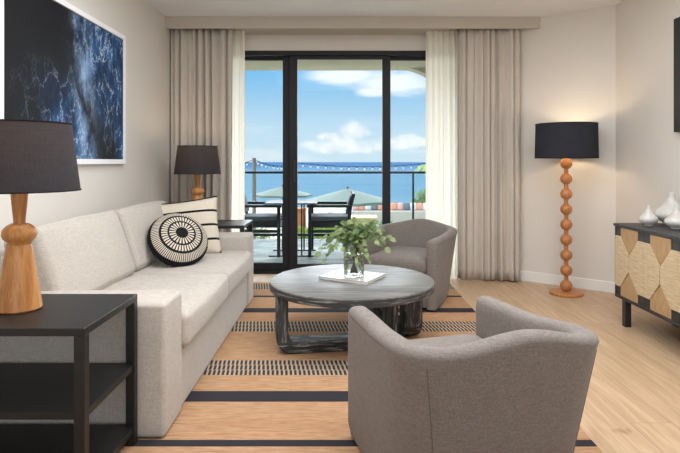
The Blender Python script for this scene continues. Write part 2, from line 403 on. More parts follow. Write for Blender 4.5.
M['terracotta'] = mat('terracotta_render', rgb(206, 132, 88), .9)
M['post'] = wood('weathered_post_wood', rgb(120, 116, 104), rgb(152, 146, 132), axis=2, rough=.8)
M['bulb'] = mat('frosted_bulb', rgb(240, 242, 240), .3); M['cable'] = mat('black_cable', rgb(30, 32, 38), .6)
M['seatpad'] = mat('outdoor_seat_cushion', rgb(84, 92, 98), .8)
M['glass_top'] = mat('dark_glass_top', rgb(70, 76, 78), .12)

# ------------------------------------------------------------------ mesh helpers
def link(name, bm, m, parent=None, smooth=False, auto=None):
    me = bpy.data.meshes.new(name); bmesh.ops.recalc_face_normals(bm, faces=bm.faces); bm.to_mesh(me); bm.free()
    ms = m if isinstance(m, (list, tuple)) else [m]
    for x in ms: me.materials.append(M[x] if isinstance(x, str) else x)
    if smooth:
        for p in me.polygons: p.use_smooth = True
    o = bpy.data.objects.new(name, me); COL.objects.link(o)
    if parent is not None: o.parent = parent
    if auto is not None:
        for p in me.polygons: p.use_smooth = True
        me.set_sharp_from_angle(angle=math.radians(auto))
    return o
def tag(o, label=None, cat=None, group=None, kind=None):
    if label: o['label'] = label
    if cat: o['category'] = cat
    if group: o['group'] = group
    if kind: o['kind'] = kind
    return o
def thing(name, label, cat, loc=(0, 0, 0), rz=0., group=None):
    o = bpy.data.objects.new(name, None); COL.objects.link(o); o.location = loc; o.rotation_euler = (0, 0, rz)
    o.empty_display_size = .1
    return tag(o, label, cat, group)
def struct(o): o['kind'] = 'structure'; return o
def copy_tree(o, parent=None):
    c = o.copy(); COL.objects.link(c)
    if parent is not None: c.parent = parent
    for ch in list(o.children): copy_tree(ch, c)
    return c
def bx(bm, x0, x1, y0, y1, z0, z1, mi=0):
    v = [bm.verts.new(p) for p in ((x0, y0, z0), (x1, y0, z0), (x1, y1, z0), (x0, y1, z0), (x0, y0, z1), (x1, y0, z1), (x1, y1, z1), (x0, y1, z1))]
    for f in ((0, 3, 2, 1), (4, 5, 6, 7), (0, 1, 5, 4), (1, 2, 6, 5), (2, 3, 7, 6), (3, 0, 4, 7)):
        fc = bm.faces.new([v[i] for i in f]); fc.material_index = mi
    return v
def boxes(*bs):
    bm = bmesh.new()
    for b_ in bs: bx(bm, *b_)
    return bm
def bev(o, w=.004, seg=2):
    md = o.modifiers.new('bevel', 'BEVEL'); md.width = w; md.segments = seg; md.limit_method = 'ANGLE'; return o
def rbox(sx, sy, sz, r, n=7, k=4, bulge=(0, 0, 0), bm=None, wob=0., seed=0):
    """rounded, optionally bulging box centred at the origin"""
    bm = bm or bmesh.new(); H = (sx/2, sy/2, sz/2)
    def ticks(h):
        inner = [-(h-r)+(2*(h-r))*i/n for i in range(n+1)]
        c = [r*math.tan(math.radians(45*(i/k))) for i in range(k, 0, -1)]
        return [-(h-r)-x for x in c] + inner + [(h-r)+x for x in reversed(c)]
    T = [ticks(h) for h in H]; cache = {}
    def vert(p):
        key = tuple(round(c, 6) for c in p)
        if key in cache: return cache[key]
        inn = Vector([max(-(H[i]-r), min(H[i]-r, p[i])) for i in range(3)])
        dd = Vector(p)-inn
        if dd.length > 1e-9: dd = dd.normalized()*r
        w = inn+dd
        u = [max(-1, min(1, p[i]/H[i])) for i in range(3)]
        for i in range(3):
            j, l = (i+1) % 3, (i+2) % 3
            w[i] += bulge[i]*u[i]*(1-abs(u[j])**2.6)*(1-abs(u[l])**2.6)
        if wob:
            w += mnoise.noise_vector(w*5+Vector((seed, seed*1.7, 0)))*wob
        cache[key] = bm.verts.new(w); return cache[key]
    for ax in range(3):
        j, l = (ax+1) % 3, (ax+2) % 3
        for sg in (-1, 1):
            for a_ in range(len(T[j])-1):
                for b_ in range(len(T[l])-1):
                    ps = []
                    for (aa, bb) in ((a_, b_), (a_+1, b_), (a_+1, b_+1), (a_, b_+1)):
                        p = [0, 0, 0]; p[ax] = sg*H[ax]; p[j] = T[j][aa]; p[l] = T[l][bb]; ps.append(vert(p))
                    if len(set(ps)) == 4:
                        try: bm.faces.new(ps)
                        except ValueError: pass
    return bm
def xf(bm, loc=(0, 0, 0), rot=(0, 0, 0)):
    from mathutils import Euler
    bmesh.ops.transform(bm, matrix=Matrix.Translation(loc) @ Euler(rot).to_matrix().to_4x4(), verts=bm.verts); return bm
def lathe(prof, seg=32, bm=None, c=(0, 0, 0), caps=True):
    bm = bm or bmesh.new(); rings = []
    for r, z in prof:
        if r < 1e-6: rings.append([bm.verts.new((c[0], c[1], c[2]+z))])
        else: rings.append([bm.verts.new((c[0]+r*math.cos(2*PI*i/seg), c[1]+r*math.sin(2*PI*i/seg), c[2]+z)) for i in range(seg)])
    for A, B in zip(rings, rings[1:]):
        for i in range(seg):
            j = (i+1) % seg
            if len(A) == 1 and len(B) == 1: continue
            if len(A) == 1: bm.faces.new((A[0], B[j], B[i]))
            elif len(B) == 1: bm.faces.new((A[i], A[j], B[0]))
            else: bm.faces.new((A[i], A[j], B[j], B[i]))
    if caps:
        for R in (rings[0], rings[-1]):
            if len(R) > 2: bm.faces.new(R)
    return bm
def tube(pts, r, seg=8, bm=None, closed=False, caps=True):
    bm = bm or bmesh.new(); pts = [Vector(p) for p in pts]; n = len(pts); rings = []
    up = Vector((0, 0, 1))
    for i, p in enumerate(pts):
        if closed: tdir = pts[(i+1) % n]-pts[i-1]
        else: tdir = pts[min(i+1, n-1)]-pts[max(i-1, 0)]
        tdir.normalize(); u = up if abs(tdir.dot(up)) < .95 else Vector((1, 0, 0))
        a_ = tdir.cross(u).normalized(); b_ = tdir.cross(a_).normalized()
        rr = r[i] if isinstance(r, (list, tuple)) else r
        rings.append([bm.verts.new(p+a_*rr*math.cos(2*PI*k/seg)+b_*rr*math.sin(2*PI*k/seg)) for k in range(seg)])
    pairs = list(zip(rings, rings[1:])) + ([(rings[-1], rings[0])] if closed else [])
    for A, B in pairs:
        off = 0
        if closed and A is rings[-1]:
            off = min(range(seg), key=lambda o_: (B[o_].co-A[0].co).length)
        for k in range(seg): bm.faces.new((A[k], A[(k+1) % seg], B[(k+1+off) % seg], B[(k+off) % seg]))
    if caps and not closed: bm.faces.new(rings[0]); bm.faces.new(rings[-1])
    return bm

# ================================================================== SETTING
HC = 2.64; XL = -1.73; XR = 2.52; YW = 5.86; YB = -2.6
def quad(name, pts, m):
    bm = bmesh.new(); bm.faces.new([bm.verts.new(p) for p in pts]); return struct(link(name, bm, m))
struct(link('floor', boxes((XL-.2, XR+.2, YB-.2, YW, -.12, 0)), 'floor'))
struct(link('ceiling', boxes((XL-.2, XR+.2, YB-.2, YW+.2, HC, HC+.15)), 'ceiling'))
struct(link('wall_left', boxes((XL-.2, XL, YB-.2, YW+.2, 0, HC)), 'wall'))
struct(link('wall_right', boxes((XR, XR+.2, YB-.2, 5.0, 0, HC)), 'wall'))
bm = bmesh.new()   # angled wall prism
for z0, z1 in ((0, HC),):
    pl = [(1.46, YW), (2.52, 5.0), (2.72, 5.0), (2.72, YW+.2), (1.46, YW+.2)]
    lo = [bm.verts.new((x, y, z0)) for x, y in pl]; hi = [bm.verts.new((x, y, z1)) for x, y in pl]
    bm.faces.new(lo[::-1]); bm.faces.new(hi)
    for i in range(5): bm.faces.new((lo[i], lo[(i+1) % 5], hi[(i+1) % 5], hi[i]))
struct(link('wall_angled', bm, 'wall'))
DX0, DX1, DZ = -1.60, 1.42, 2.395
struct(link('wall_far', boxes((XL, 1.46, YW, YW+.2, DZ, HC), (XL, DX0, YW, YW+.2, 0, DZ), (DX1, 1.46, YW, YW+.2, 0, DZ)), 'wall'))
struct(link('wall_near', boxes((XL, -1.5, YB-.2, YB, 0, HC), (2.1, XR, YB-.2, YB, 0, HC), (-1.5, 2.1, YB-.2, YB, 2.5, HC), (-1.5, 2.1, YB-.2, YB, 0, .6)), 'wall'))  # opening in this unseen wall is made up for the rear fill light
# baseboards
def board(name, p0, p1, h=.1, t=.014):
    p0 = Vector(p0); p1 = Vector(p1); dv = (p1-p0).normalized(); nrm = Vector((-dv.y, dv.x))
    bm = bmesh.new()
    pl = [p0, p1, p1+nrm*t, p0+nrm*t]; lo = [bm.verts.new((p.x, p.y, 0)) for p in pl]; hi = [bm.verts.new((p.x, p.y, h)) for p in pl]
    bm.faces.new(lo[::-1]); bm.faces.new(hi)
    for i in range(4): bm.faces.new((lo[i], lo[(i+1) % 4], hi[(i+1) % 4], hi[i]))
    return bev(struct(link(name, bm, 'trim')), .003)
board('baseboard_angled', (2.52, 5.0), (1.46, YW)); board('baseboard_right', (XR, YB), (XR, 5.0)); board('baseboard_left', (XL, YW), (XL, YB))
bev(struct(link('trim_1', boxes((XL, 1.99, 5.42, 5.445, 2.525, HC), (XL, 1.9, 5.445, YW, 2.56, 2.575)), 'valance')), .002)

# sliding door: three panels
def door(name, x0, x1, y, wl, wr):
    root = link(name, boxes((x0, x0+wl, y, y+.05, 0.02, DZ-.05), (x1-wr, x1, y, y+.05, 0.02, DZ-.05),
                            (x0+wl, x1-wr, y, y+.05, .02, .10), (x0+wl, x1-wr, y, y+.05, 2.31, DZ-.05)), 'frame')
    struct(root); bev(root, .004)
    struct(link('door_glass', boxes((x0+wl, x1-wr, y+.021, y+.027, .10, 2.31)), 'glass', root))
    return root
door('door_1', -1.56, -.535, 5.965, .08, .09)
d2 = door('door_2', -.545, .545, 5.90, .085, .088)
door('door_3', .50, 1.38, 5.965, .05, .08)
struct(link('door_handle', boxes((-.500, -.482, 5.875, 5.90, .98, 1.22)), 'black', d2))
struct(link('trim_2', boxes((DX0, DX1, YW+.01, YW+.19, DZ-.05, DZ), (DX0, DX0+.04, YW+.01, YW+.19, 0, DZ-.05), (DX1-.04, DX1, YW+.01, YW+.19, 0, DZ-.05), (DX0, DX1, YW+.01, YW+.19, -.02, .02)), 'frame'))
# frame of an unseen opening, made up to let the rear fill light in
struct(link('fill_opening_frame', boxes((-1.5, 2.1, YB-.12, YB-.06, .6, .66), (-1.5, 2.1, YB-.12, YB-.06, 2.44, 2.5), (-1.5, -1.44, YB-.12, YB-.06, .66, 2.44), (2.04, 2.1, YB-.12, YB-.06, .66, 2.44)), 'frame'))

# balcony and beyond
struct(link('floor_balcony', boxes((-4, 5, YW+.2, 8.6, -.25, -.01)), 'deck'))
bm = boxes((-4, 5, YW+.2, 8.55, 2.63, 2.85))
struct(link('ceiling_balcony', bm, 'stucco'))
bm = bmesh.new()   # curved bracket at the right end of the balcony opening
prof = [(1.02, 2.64), (1.12, 2.61), (1.28, 2.55), (1.42, 2.46), (1.55, 2.34), (1.65, 2.2), (2.1, 2.2), (2.1, 2.64)]
lo = [bm.verts.new((x, 8.3, z)) for x, z in prof]; hi = [bm.verts.new((x, 8.55, z)) for x, z in prof]
bm.faces.new(lo); bm.faces.new(hi[::-1])
for i in range(len(prof)): bm.faces.new((lo[i], hi[i], hi[(i+1) % len(prof)], lo[(i+1) % len(prof)]))
struct(link('trim_3', bm, 'stucco'))
struct(link('ground', boxes((-40, 60, 8.8, 41, -2.6, -2.2)), 'ground'))
struct(link('ground_slope', boxes((-400, 400, 41, 90, -14.5, -9)), 'ground'))
bm = bmesh.new(); bm.faces.new([bm.verts.new(p) for p in ((-30000, 60, -14), (30000, 60, -14), (30000, 45000, -14), (-30000, 45000, -14))])
tag(link('sea', bm, 'sea'), 'calm blue sea stretching to the horizon behind the balcony', 'sea', kind='stuff')

# ================================================================== CURTAINS
def curtain(name, x0, x1, y, z0, z1, folds, amp, m, label, seed, spread=0., ydrift=0.):
    rnd = random.Random(seed); bm = bmesh.new(); n = folds*12; rows = 26
    ph = [rnd.uniform(-.5, .5) for _ in range(folds+2)]; am = [rnd.uniform(.55, 1.15) for _ in range(folds+2)]
    grid = []
    for j in range(rows+1):
        v = j/rows; z = z0+(z1-z0)*v; row = []
        for i in range(n+1):
            u = i/n; k = u*folds; ki = int(min(k, folds-1)); fr = k-ki; sm_ = fr*fr*(3-2*fr)
            A = am[ki]*(1-sm_)+am[ki+1]*sm_; p = ph[ki]*(1-sm_)+ph[ki+1]*sm_
            a_ = 2*PI*(k+p*(1-v)**.8*.6)
            tight = .75+.25*(1-v)
            yo = amp*A*tight*(.8*math.sin(a_)+.35*math.sin(2.3*a_+p*4)+.16*math.sin(4.1*a_+p*9))
            xo = amp*.35*math.cos(a_*1.0+p)*A
            mid = (x0+x1)/2; x = mid+(x0+(x1-x0)*u-mid)*(1+spread*(1-v)) + xo*(0 if i in (0, n) else 1)
            row.append(bm.verts.new((x, y+ydrift*u+yo, z)))
        grid.append(row)
    for j in range(rows):
        for i in range(n): bm.faces.new((grid[j][i], grid[j][i+1], grid[j+1][i+1], grid[j+1][i]))
    o = link(name, bm, m, smooth=True)
    if m != 'sheer':
        md = o.modifiers.new('thick', 'SOLIDIFY'); md.thickness = .003
    return tag(o, label, 'curtain')
curtain('drape', -1.715, -1.10, 5.585, .015, 2.555, 8, .085, 'drape', 'taupe linen drape at the left of the glass door, behind the lamp', 3)
curtain('sheer_curtain', -1.17, -.99, 5.66, .015, 2.555, 3, .028, 'sheer', 'cream sheer curtain gathered left of the glass door', 5)
curtain('drape', 1.195, 1.80, 5.575, .015, 2.555, 8, .080, 'drape', 'taupe linen drape at the right of the glass door, by the angled wall', 11, -.0, -.055)
curtain('sheer_curtain', .885, 1.235, 5.66, .015, 2.555, 6, .026, 'sheer', 'cream sheer curtain gathered right of the glass door', 8)

# ================================================================== RUG
o = link('rug', boxes((-1.56, 1.08, .9, 5.42, 0.0, .009)), 'rug'); bev(o, .003)
tag(o, 'tan woven jute rug with charcoal stripes and checked bands under the sofa and table', 'rug')
RZ = .009

# ================================================================== SOFA
sofa = thing('sofa', 'long light grey linen sofa against the left wall', 'sofa', (0, 0, 0))
o = link('base', boxes((-1.70, -.765, 2.60, 4.51, RZ+.006, .31)), 'sofa', sofa); bev(o, .012, 3)
o = link('back_frame', xf(rbox(.13, 1.94, .74, .03), (-1.64, 3.555, .38+RZ)), 'sofa', sofa, True)
for y0, y1 in ((2.345, 2.612), (4.50, 4.768)):
    o = link('arm', xf(rbox(.96, y1-y0, .578, .020, bulge=(.002, .002, .003)), (-1.232, (y0+y1)/2, .591-.578/2)), 'sofa', sofa, True)
    pts = [(-1.70, y0+.012, .588), (-.765, y0+.012, .588), (-.757, y0+.012, .578), (-.757, y0+.012, .03)]
for y0, y1, sd in ((2.615, 3.562, 1), (3.568, 4.497, 2)):
    link('seat_cushion', xf(rbox(.80, y1-y0, .165, .032, bulge=(.014, .004, .018), wob=.006, seed=sd), (-1.125, (y0+y1)/2, .393)), 'sofa', sofa, True)
    link('back_cushion', xf(rbox(.19, y1-y0-.004, .42, .04, bulge=(.028, .0, .012), wob=.007, seed=sd+5), (-1.455, (y0+y1)/2-.04*(y0 < 3), .667), (0, math.radians(-19), 0)), 'sofa', sofa, True)
for x in (-1.62, -.86):
    for y in (2.42, 4.69): link('foot', boxes((x-.03, x+.03, y-.03, y+.03, RZ, RZ+.03)), 'metal_leg', sofa)

# pillows
def pillow_bm(w, h, t, n=22):
    bm = bmesh.new(); gr = {}
    for s in (-1, 1):
        for i in range(n+1):
            for j in range(n+1):
                u = -1+2*i/n; v = -1+2*j/n
                if s == 1 and (i in (0, n) or j in (0, n)): gr[s, i, j] = gr[-1, i, j]; continue
                th = t/2*((1-abs(u)**3.0)*(1-abs(v)**3.0))**.5
                px = u*w/2*(1-.05*(1-v*v)*abs(u)**3); pz = v*h/2*(1-.06*(1-u*u)*abs(v)**3)
                gr[s, i, j] = bm.verts.new((px, s*th, pz))
        for i in range(n):
            for j in range(n): bm.faces.new((gr[s, i, j], gr[s, i+1, j], gr[s, i+1, j+1], gr[s, i, j+1]))
    return bm
def pillow_edge(w, h):
    pts = []; N = 14
    def pp(u, v): return (u*w/2*(1-.05*(1-v*v)*abs(u)**3), 0, v*h/2*(1-.06*(1-u*u)*abs(v)**3))
    for k in range(N): pts.append(pp(-1+2*k/N, -1))
    for k in range(N): pts.append(pp(1, -1+2*k/N))
    for k in range(N): pts.append(pp(1-2*k/N, 1))
    for k in range(N): pts.append(pp(-1, 1-2*k/N))
    return pts
sp = link('square_pillow', pillow_bm(.55, .46, .15), 'pillow_stripe', smooth=True)
sp.location = (-1.225, 4.30, .672); sp.rotation_euler = (math.radians(-17), math.radians(-7), math.radians(6))
tag(sp, 'square cream pillow with thin black stripes at the far end of the sofa', 'pillow')
link('piping', tube([Vector(p) for p in pillow_edge(.55, .46)[28:43]], .0075, 6), 'black_cloth', sp, True)
R = .208; prof = []
for i in range(13):
    a_ = PI*i/24; prof.append((R*math.sin(a_)**.75 if i else 0, .095*math.cos(a_)))
prof2 = [(r, -z) for r, z in prof[::-1]][1:]
bm = lathe(prof+prof2, 56, caps=False); bmesh.ops.rotate(bm, cent=(0, 0, 0), matrix=Matrix.Rotation(PI/2, 3, 'X'), verts=bm.verts)
rp = link('round_pillow', bm, 'sunburst', smooth=True)
rp.location = (-1.135, 3.84, .655); rp.rotation_euler = (math.radians(-38), 0, math.radians(36))
tag(rp, 'round black pillow with a cream sunburst pattern leaning on the sofa', 'pillow')
link('piping', tube([(R*.995*math.cos(2*PI*k/48), 0, R*.995*math.sin(2*PI*k/48)) for k in range(48)], .006, 6, closed=True), 'black_cloth', rp, True)

# ================================================================== SIDE TABLES + TABLE LAMPS
def side_table(loc, label):
    t = thing('side_table', label, 'side table', loc)
    w, dp, h, L = .66, .485, .63, .037     # x: -w..0, y: 0..dp
    o = link('top', boxes((-w, 0, 0, dp, h-.028, h)), 'table_black', t); bev(o, .003)
    for x in (-w, -L):
        for y in (0, dp-L):
            bev(link('leg', boxes((x, x+L, y, y+L, 0, h-.028)), 'table_black', t), .002)
    bev(link('shelf', boxes((-w+.01, -.006, .012, dp-.012, .315, .34)), 'table_black', t), .002)
    bev(link('shelf', boxes((-w+.01, -.006, .012, dp-.012, .05, .08)), 'table_black', t), .002)
    return t
st = side_table((-.862, 1.845, RZ), 'black wooden side table with two shelves in the left foreground')
st2 = copy_tree(st); st2.location = (-.848, 4.83, RZ); st2['label'] = 'black side table in the corner beyond the far sofa arm'
for c in st2.children:
    if c.name.startswith('top'): pass

def table_lamp(loc, label, watts):
    t = thing('table_lamp', label, 'lamp', loc, 0, 'wooden table lamps with dark shades')
    pr = [(.0, 0), (.074, 0), (.079, .006), (.077, .02), (.066, .10), (.055, .18), (.046, .235), (.043, .248)]
    link('base', lathe(pr, 40), 'lamp_wood', t, auto=40)
    ball = [(.044, .248)]+[(max(.001, .061*math.cos(a_)), .288+.044*math.sin(a_)) for a_ in [math.radians(x) for x in range(-50, 66, 10)]]
    link('ball', lathe(ball, 40), 'lamp_wood', t, True)
    link('neck', lathe([(.020, .322), (.021, .34), (.026, .39), (.030, .44), (.028, .452), (.012, .455), (.010, .50)], 32), 'lamp_wood', t, auto=40)
    z0, z1 = .452, .708
    sh = link('lamp_shade', lathe([(.212, z0), (.180, z1)], 64, caps=False), 'shade', t, True)
    link('shade_trim', tube([(.2125*math.cos(2*PI*k/64), .2125*math.sin(2*PI*k/64), z0) for k in range(64)], .0028, 6, closed=True), 'black_cloth', sh, True)
    link('shade_trim', tube([(.1805*math.cos(2*PI*k/64), .1805*math.sin(2*PI*k/64), z1) for k in range(64)], .0028, 6, closed=True), 'black_cloth', sh, True)
    b = link('bulb', lathe([(0, .50), (.014, .502), (.018, .53), (.030, .565), (.030, .585), (.018, .605), (0, .612)], 16), 'bulb', t, True)
    L = bpy.data.lights.new('lamp_light', 'POINT'); L.energy = watts; L.color = (1, .72, .45); L.shadow_soft_size = .05
    lo = bpy.data.objects.new('lamp_light', L); COL.objects.link(lo); lo.parent = t; lo.location = (0, 0, .64)
    return t
table_lamp((-1.222, 2.085, .6395), 'large wooden table lamp with charcoal shade on the foreground side table', 1.6)
l2 = table_lamp((-1.325, 5.09, .6395), 'wooden table lamp with charcoal shade in the corner before the left drape', 1.6)

# ================================================================== COFFEE TABLE
ct = thing('coffee_table', 'round grey weathered wood coffee table on looped slab legs', 'coffee table', (.08, 3.65, RZ))
TT = .411
link('tabletop', lathe([(0, TT), (.536, TT), (.543, TT-.004), (.544, TT-.010)][::-1], 96, caps=False), 'coffee_top', ct, auto=35)
link('apron', lathe([(.544, TT-.010), (.545, TT-.048), (.540, TT-.054), (0, TT-.054)], 96, caps=False), 'coffee_edge', ct, auto=35)
def loop(p0, p1, w=.14, t=.072, H=TT-.054, r=.10):
    p0 = Vector(p0); p1 = Vector(p1); dv = (p1-p0); L = dv.length; dv.normalize(); n = Vector((-dv.y, dv.x))
    out = [(0, H)]; inn = [(t, H)]
    for k in range(9):
        a_ = PI+PI/2*k/8
        out.append((r+r*math.cos(a_), r+r*math.sin(a_))); ri = r-t*.75
        inn.append((t+ri+ri*math.cos(a_), t+ri+ri*math.sin(a_)))
    full_o = out+[(L-x, z) for x, z in out[::-1]]; full_i = inn+[(L-x, z) for x, z in inn[::-1]]
    bm = bmesh.new(); V = []
    for s in (-w/2, w/2):
        V.append([[bm.verts.new((p0.x+dv.x*x+n.x*s, p0.y+dv.y*x+n.y*s, z)) for x, z in ln] for ln in (full_o, full_i)])
    m_ = len(full_o)
    for i in range(m_-1):
        for k in (0, 1): bm.faces.new((V[k][0][i], V[k][0][i+1], V[k][1][i+1], V[k][1][i]))
        for q_ in (0, 1): bm.faces.new((V[0][q_][i], V[0][q_][i+1], V[1][q_][i+1], V[1][q_][i]))
    for i in (0, m_-1): bm.faces.new((V[0][0][i], V[1][0][i], V[1][1][i], V[0][1][i]))
    return bm
lb = link('looped_leg', loop((-.482, -.215), (.28, -.08)), 'coffee_leg', ct, auto=40); bev(lb, .006, 2)
lb = link('looped_leg', loop((.415, .02), (.23, .47)), 'coffee_leg', ct, auto=40); bev(lb, .006, 2)

# magazine and vase
TZ = RZ+TT
book = thing('magazine', 'white magazine with a pale blue cover corner lying under the vase', 'magazine', (.085, 3.695, TZ), math.radians(-29))
link('cover', boxes((-.178, .178, -.148, .148, 0, .0015), (-.178, .178, -.148, .148, .0165, .018), (-.178, -.1765, -.148, .148, 0, .018)), 'cover', book)
link('pages', boxes((-.1762, .175, -.145, .145, .0016, .0164)), 'pages', book)
VZ = TZ+.0182
vase = thing('glass_vase', 'clear ribbed glass vase half full of water on the magazine', 'vase', (.094, 3.66, VZ))
def ribbed(prof, seg=72, amp=.0016):
    bm = bmesh.new(); rings = []
    for r, z in prof: rings.append([bm.verts.new(((r+(amp if i % 2 else -amp)*(r > .03))*math.cos(2*PI*i/seg), (r+(amp if i % 2 else -amp)*(r > .03))*math.sin(2*PI*i/seg), z)) for i in range(seg)])
    for A, B in zip(rings, rings[1:]):
        for i in range(seg): bm.faces.new((A[i], A[(i+1) % seg], B[(i+1) % seg], B[i]))
    bm.faces.new(rings[0]); bm.faces.new(rings[-1]); return bm
link('vase_body', ribbed([(.060, 0), (.066, .004), (.067, .12), (.068, .24), (.066, .24), (.064, .12), (.062, .012), (.02, .010)]), 'vase_glass', vase, auto=60)
wt = link('water', lathe([(0, .012), (.061, .012), (.063, .15), (0, .15)], 40, caps=False), 'water', vase, auto=40)

# eucalyptus
rnd = random.Random(21)
bunch = thing('eucalyptus_bunch', 'loose bunch of green leafy eucalyptus branches in the glass vase', 'plant', (.094, 3.66, VZ+.014))
def leaf(bm, c, dr, up, L, Wd):
    dr = dr.normalized(); sd = dr.cross(up).normalized(); nn = sd.cross(dr).normalized(); N = 5
    left, right, mid = [], [], []
    for i in range(N+1):
        u = i/N; w = Wd*math.sin(PI*min(1, u*.93+.05))**.7*.5; cv = -.18*L*(u-.5)**2*2
        p = c+dr*L*u+nn*cv; mid.append(bm.verts.new(p-nn*.0015*1)); left.append(bm.verts.new(p+sd*w+nn*.003)); right.append(bm.verts.new(p-sd*w+nn*.003))
    for i in range(N):
        bm.faces.new((mid[i], mid[i+1], left[i+1], left[i])); bm.faces.new((right[i], right[i+1], mid[i+1], mid[i]))
targets = [(-.225, -.02, .15), (-.20, .06, .23), (-.13, -.07, .28), (-.06, .05, .33), (.0, -.02, .35), (.06, .08, .34), (.11, -.03, .32), (.17, .05, .29), (.235, -.02, .24),
           (.20, -.09, .19), (.07, -.14, .17), (-.10, .10, .30), (.13, .11, .33), (-.15, -.10, .18), (-.02, -.12, .27), (.03, -.12, .10), (.13, -.09, .24), (-.07, -.12, .20), (.19, .02, .21), (-.05, -.14, .09), (.01, -.15, .13), (.09, -.13, .12), (-.19, -.05, .11)]
for k, (tx, ty, tz) in enumerate(targets):
    base = Vector((-tx*.12, -ty*.12, .004)); rim = Vector((tx*.22, ty*.22, .225)); tip = Vector((tx, ty, tz))
    pts = []
    for i in range(13):
        u = i/12
        if u < .5: s_ = u/.5; p = base.lerp(rim, s_)
        else:
            s_ = (u-.5)/.5; ctrl = rim+(rim-base)*.35+Vector((0, 0, .02)); p = rim*(1-s_)**2+ctrl*2*s_*(1-s_)+tip*s_*s_
        pts.append(p)
    br = link('branch', tube(pts, [.0024-.0014*i/12 for i in range(13)], 6), 'stem', bunch, True)
    bm = bmesh.new()
    for i in range(6, 13):
        for rep in range(2 if i < 12 else 3):
            p = pts[i] if rep == 0 else pts[i].lerp(pts[max(i-1, 0)], .5)
            tdir = (pts[min(i+1, 12)]-pts[i-1]).normalized()
            ang = rnd.uniform(0, 2*PI); side = Vector((math.cos(ang), math.sin(ang), rnd.uniform(-.5, .35)))
            dr = (tdir*.5+side).normalized() if i < 12 or rep else tdir
            L = rnd.uniform(.042, .066)*(1-.25*(i-6)/6); up = Vector((rnd.uniform(-.6, .6), rnd.uniform(-1, .1), rnd.uniform(.2, 1))).normalized()
            if abs(dr.dot(up)) > .9: up = Vector((0, 1, .2))
            leaf(bm, p, dr, up, L, L*rnd.uniform(.62, .85))
    link('leaves', bm, 'leaf', br, True)

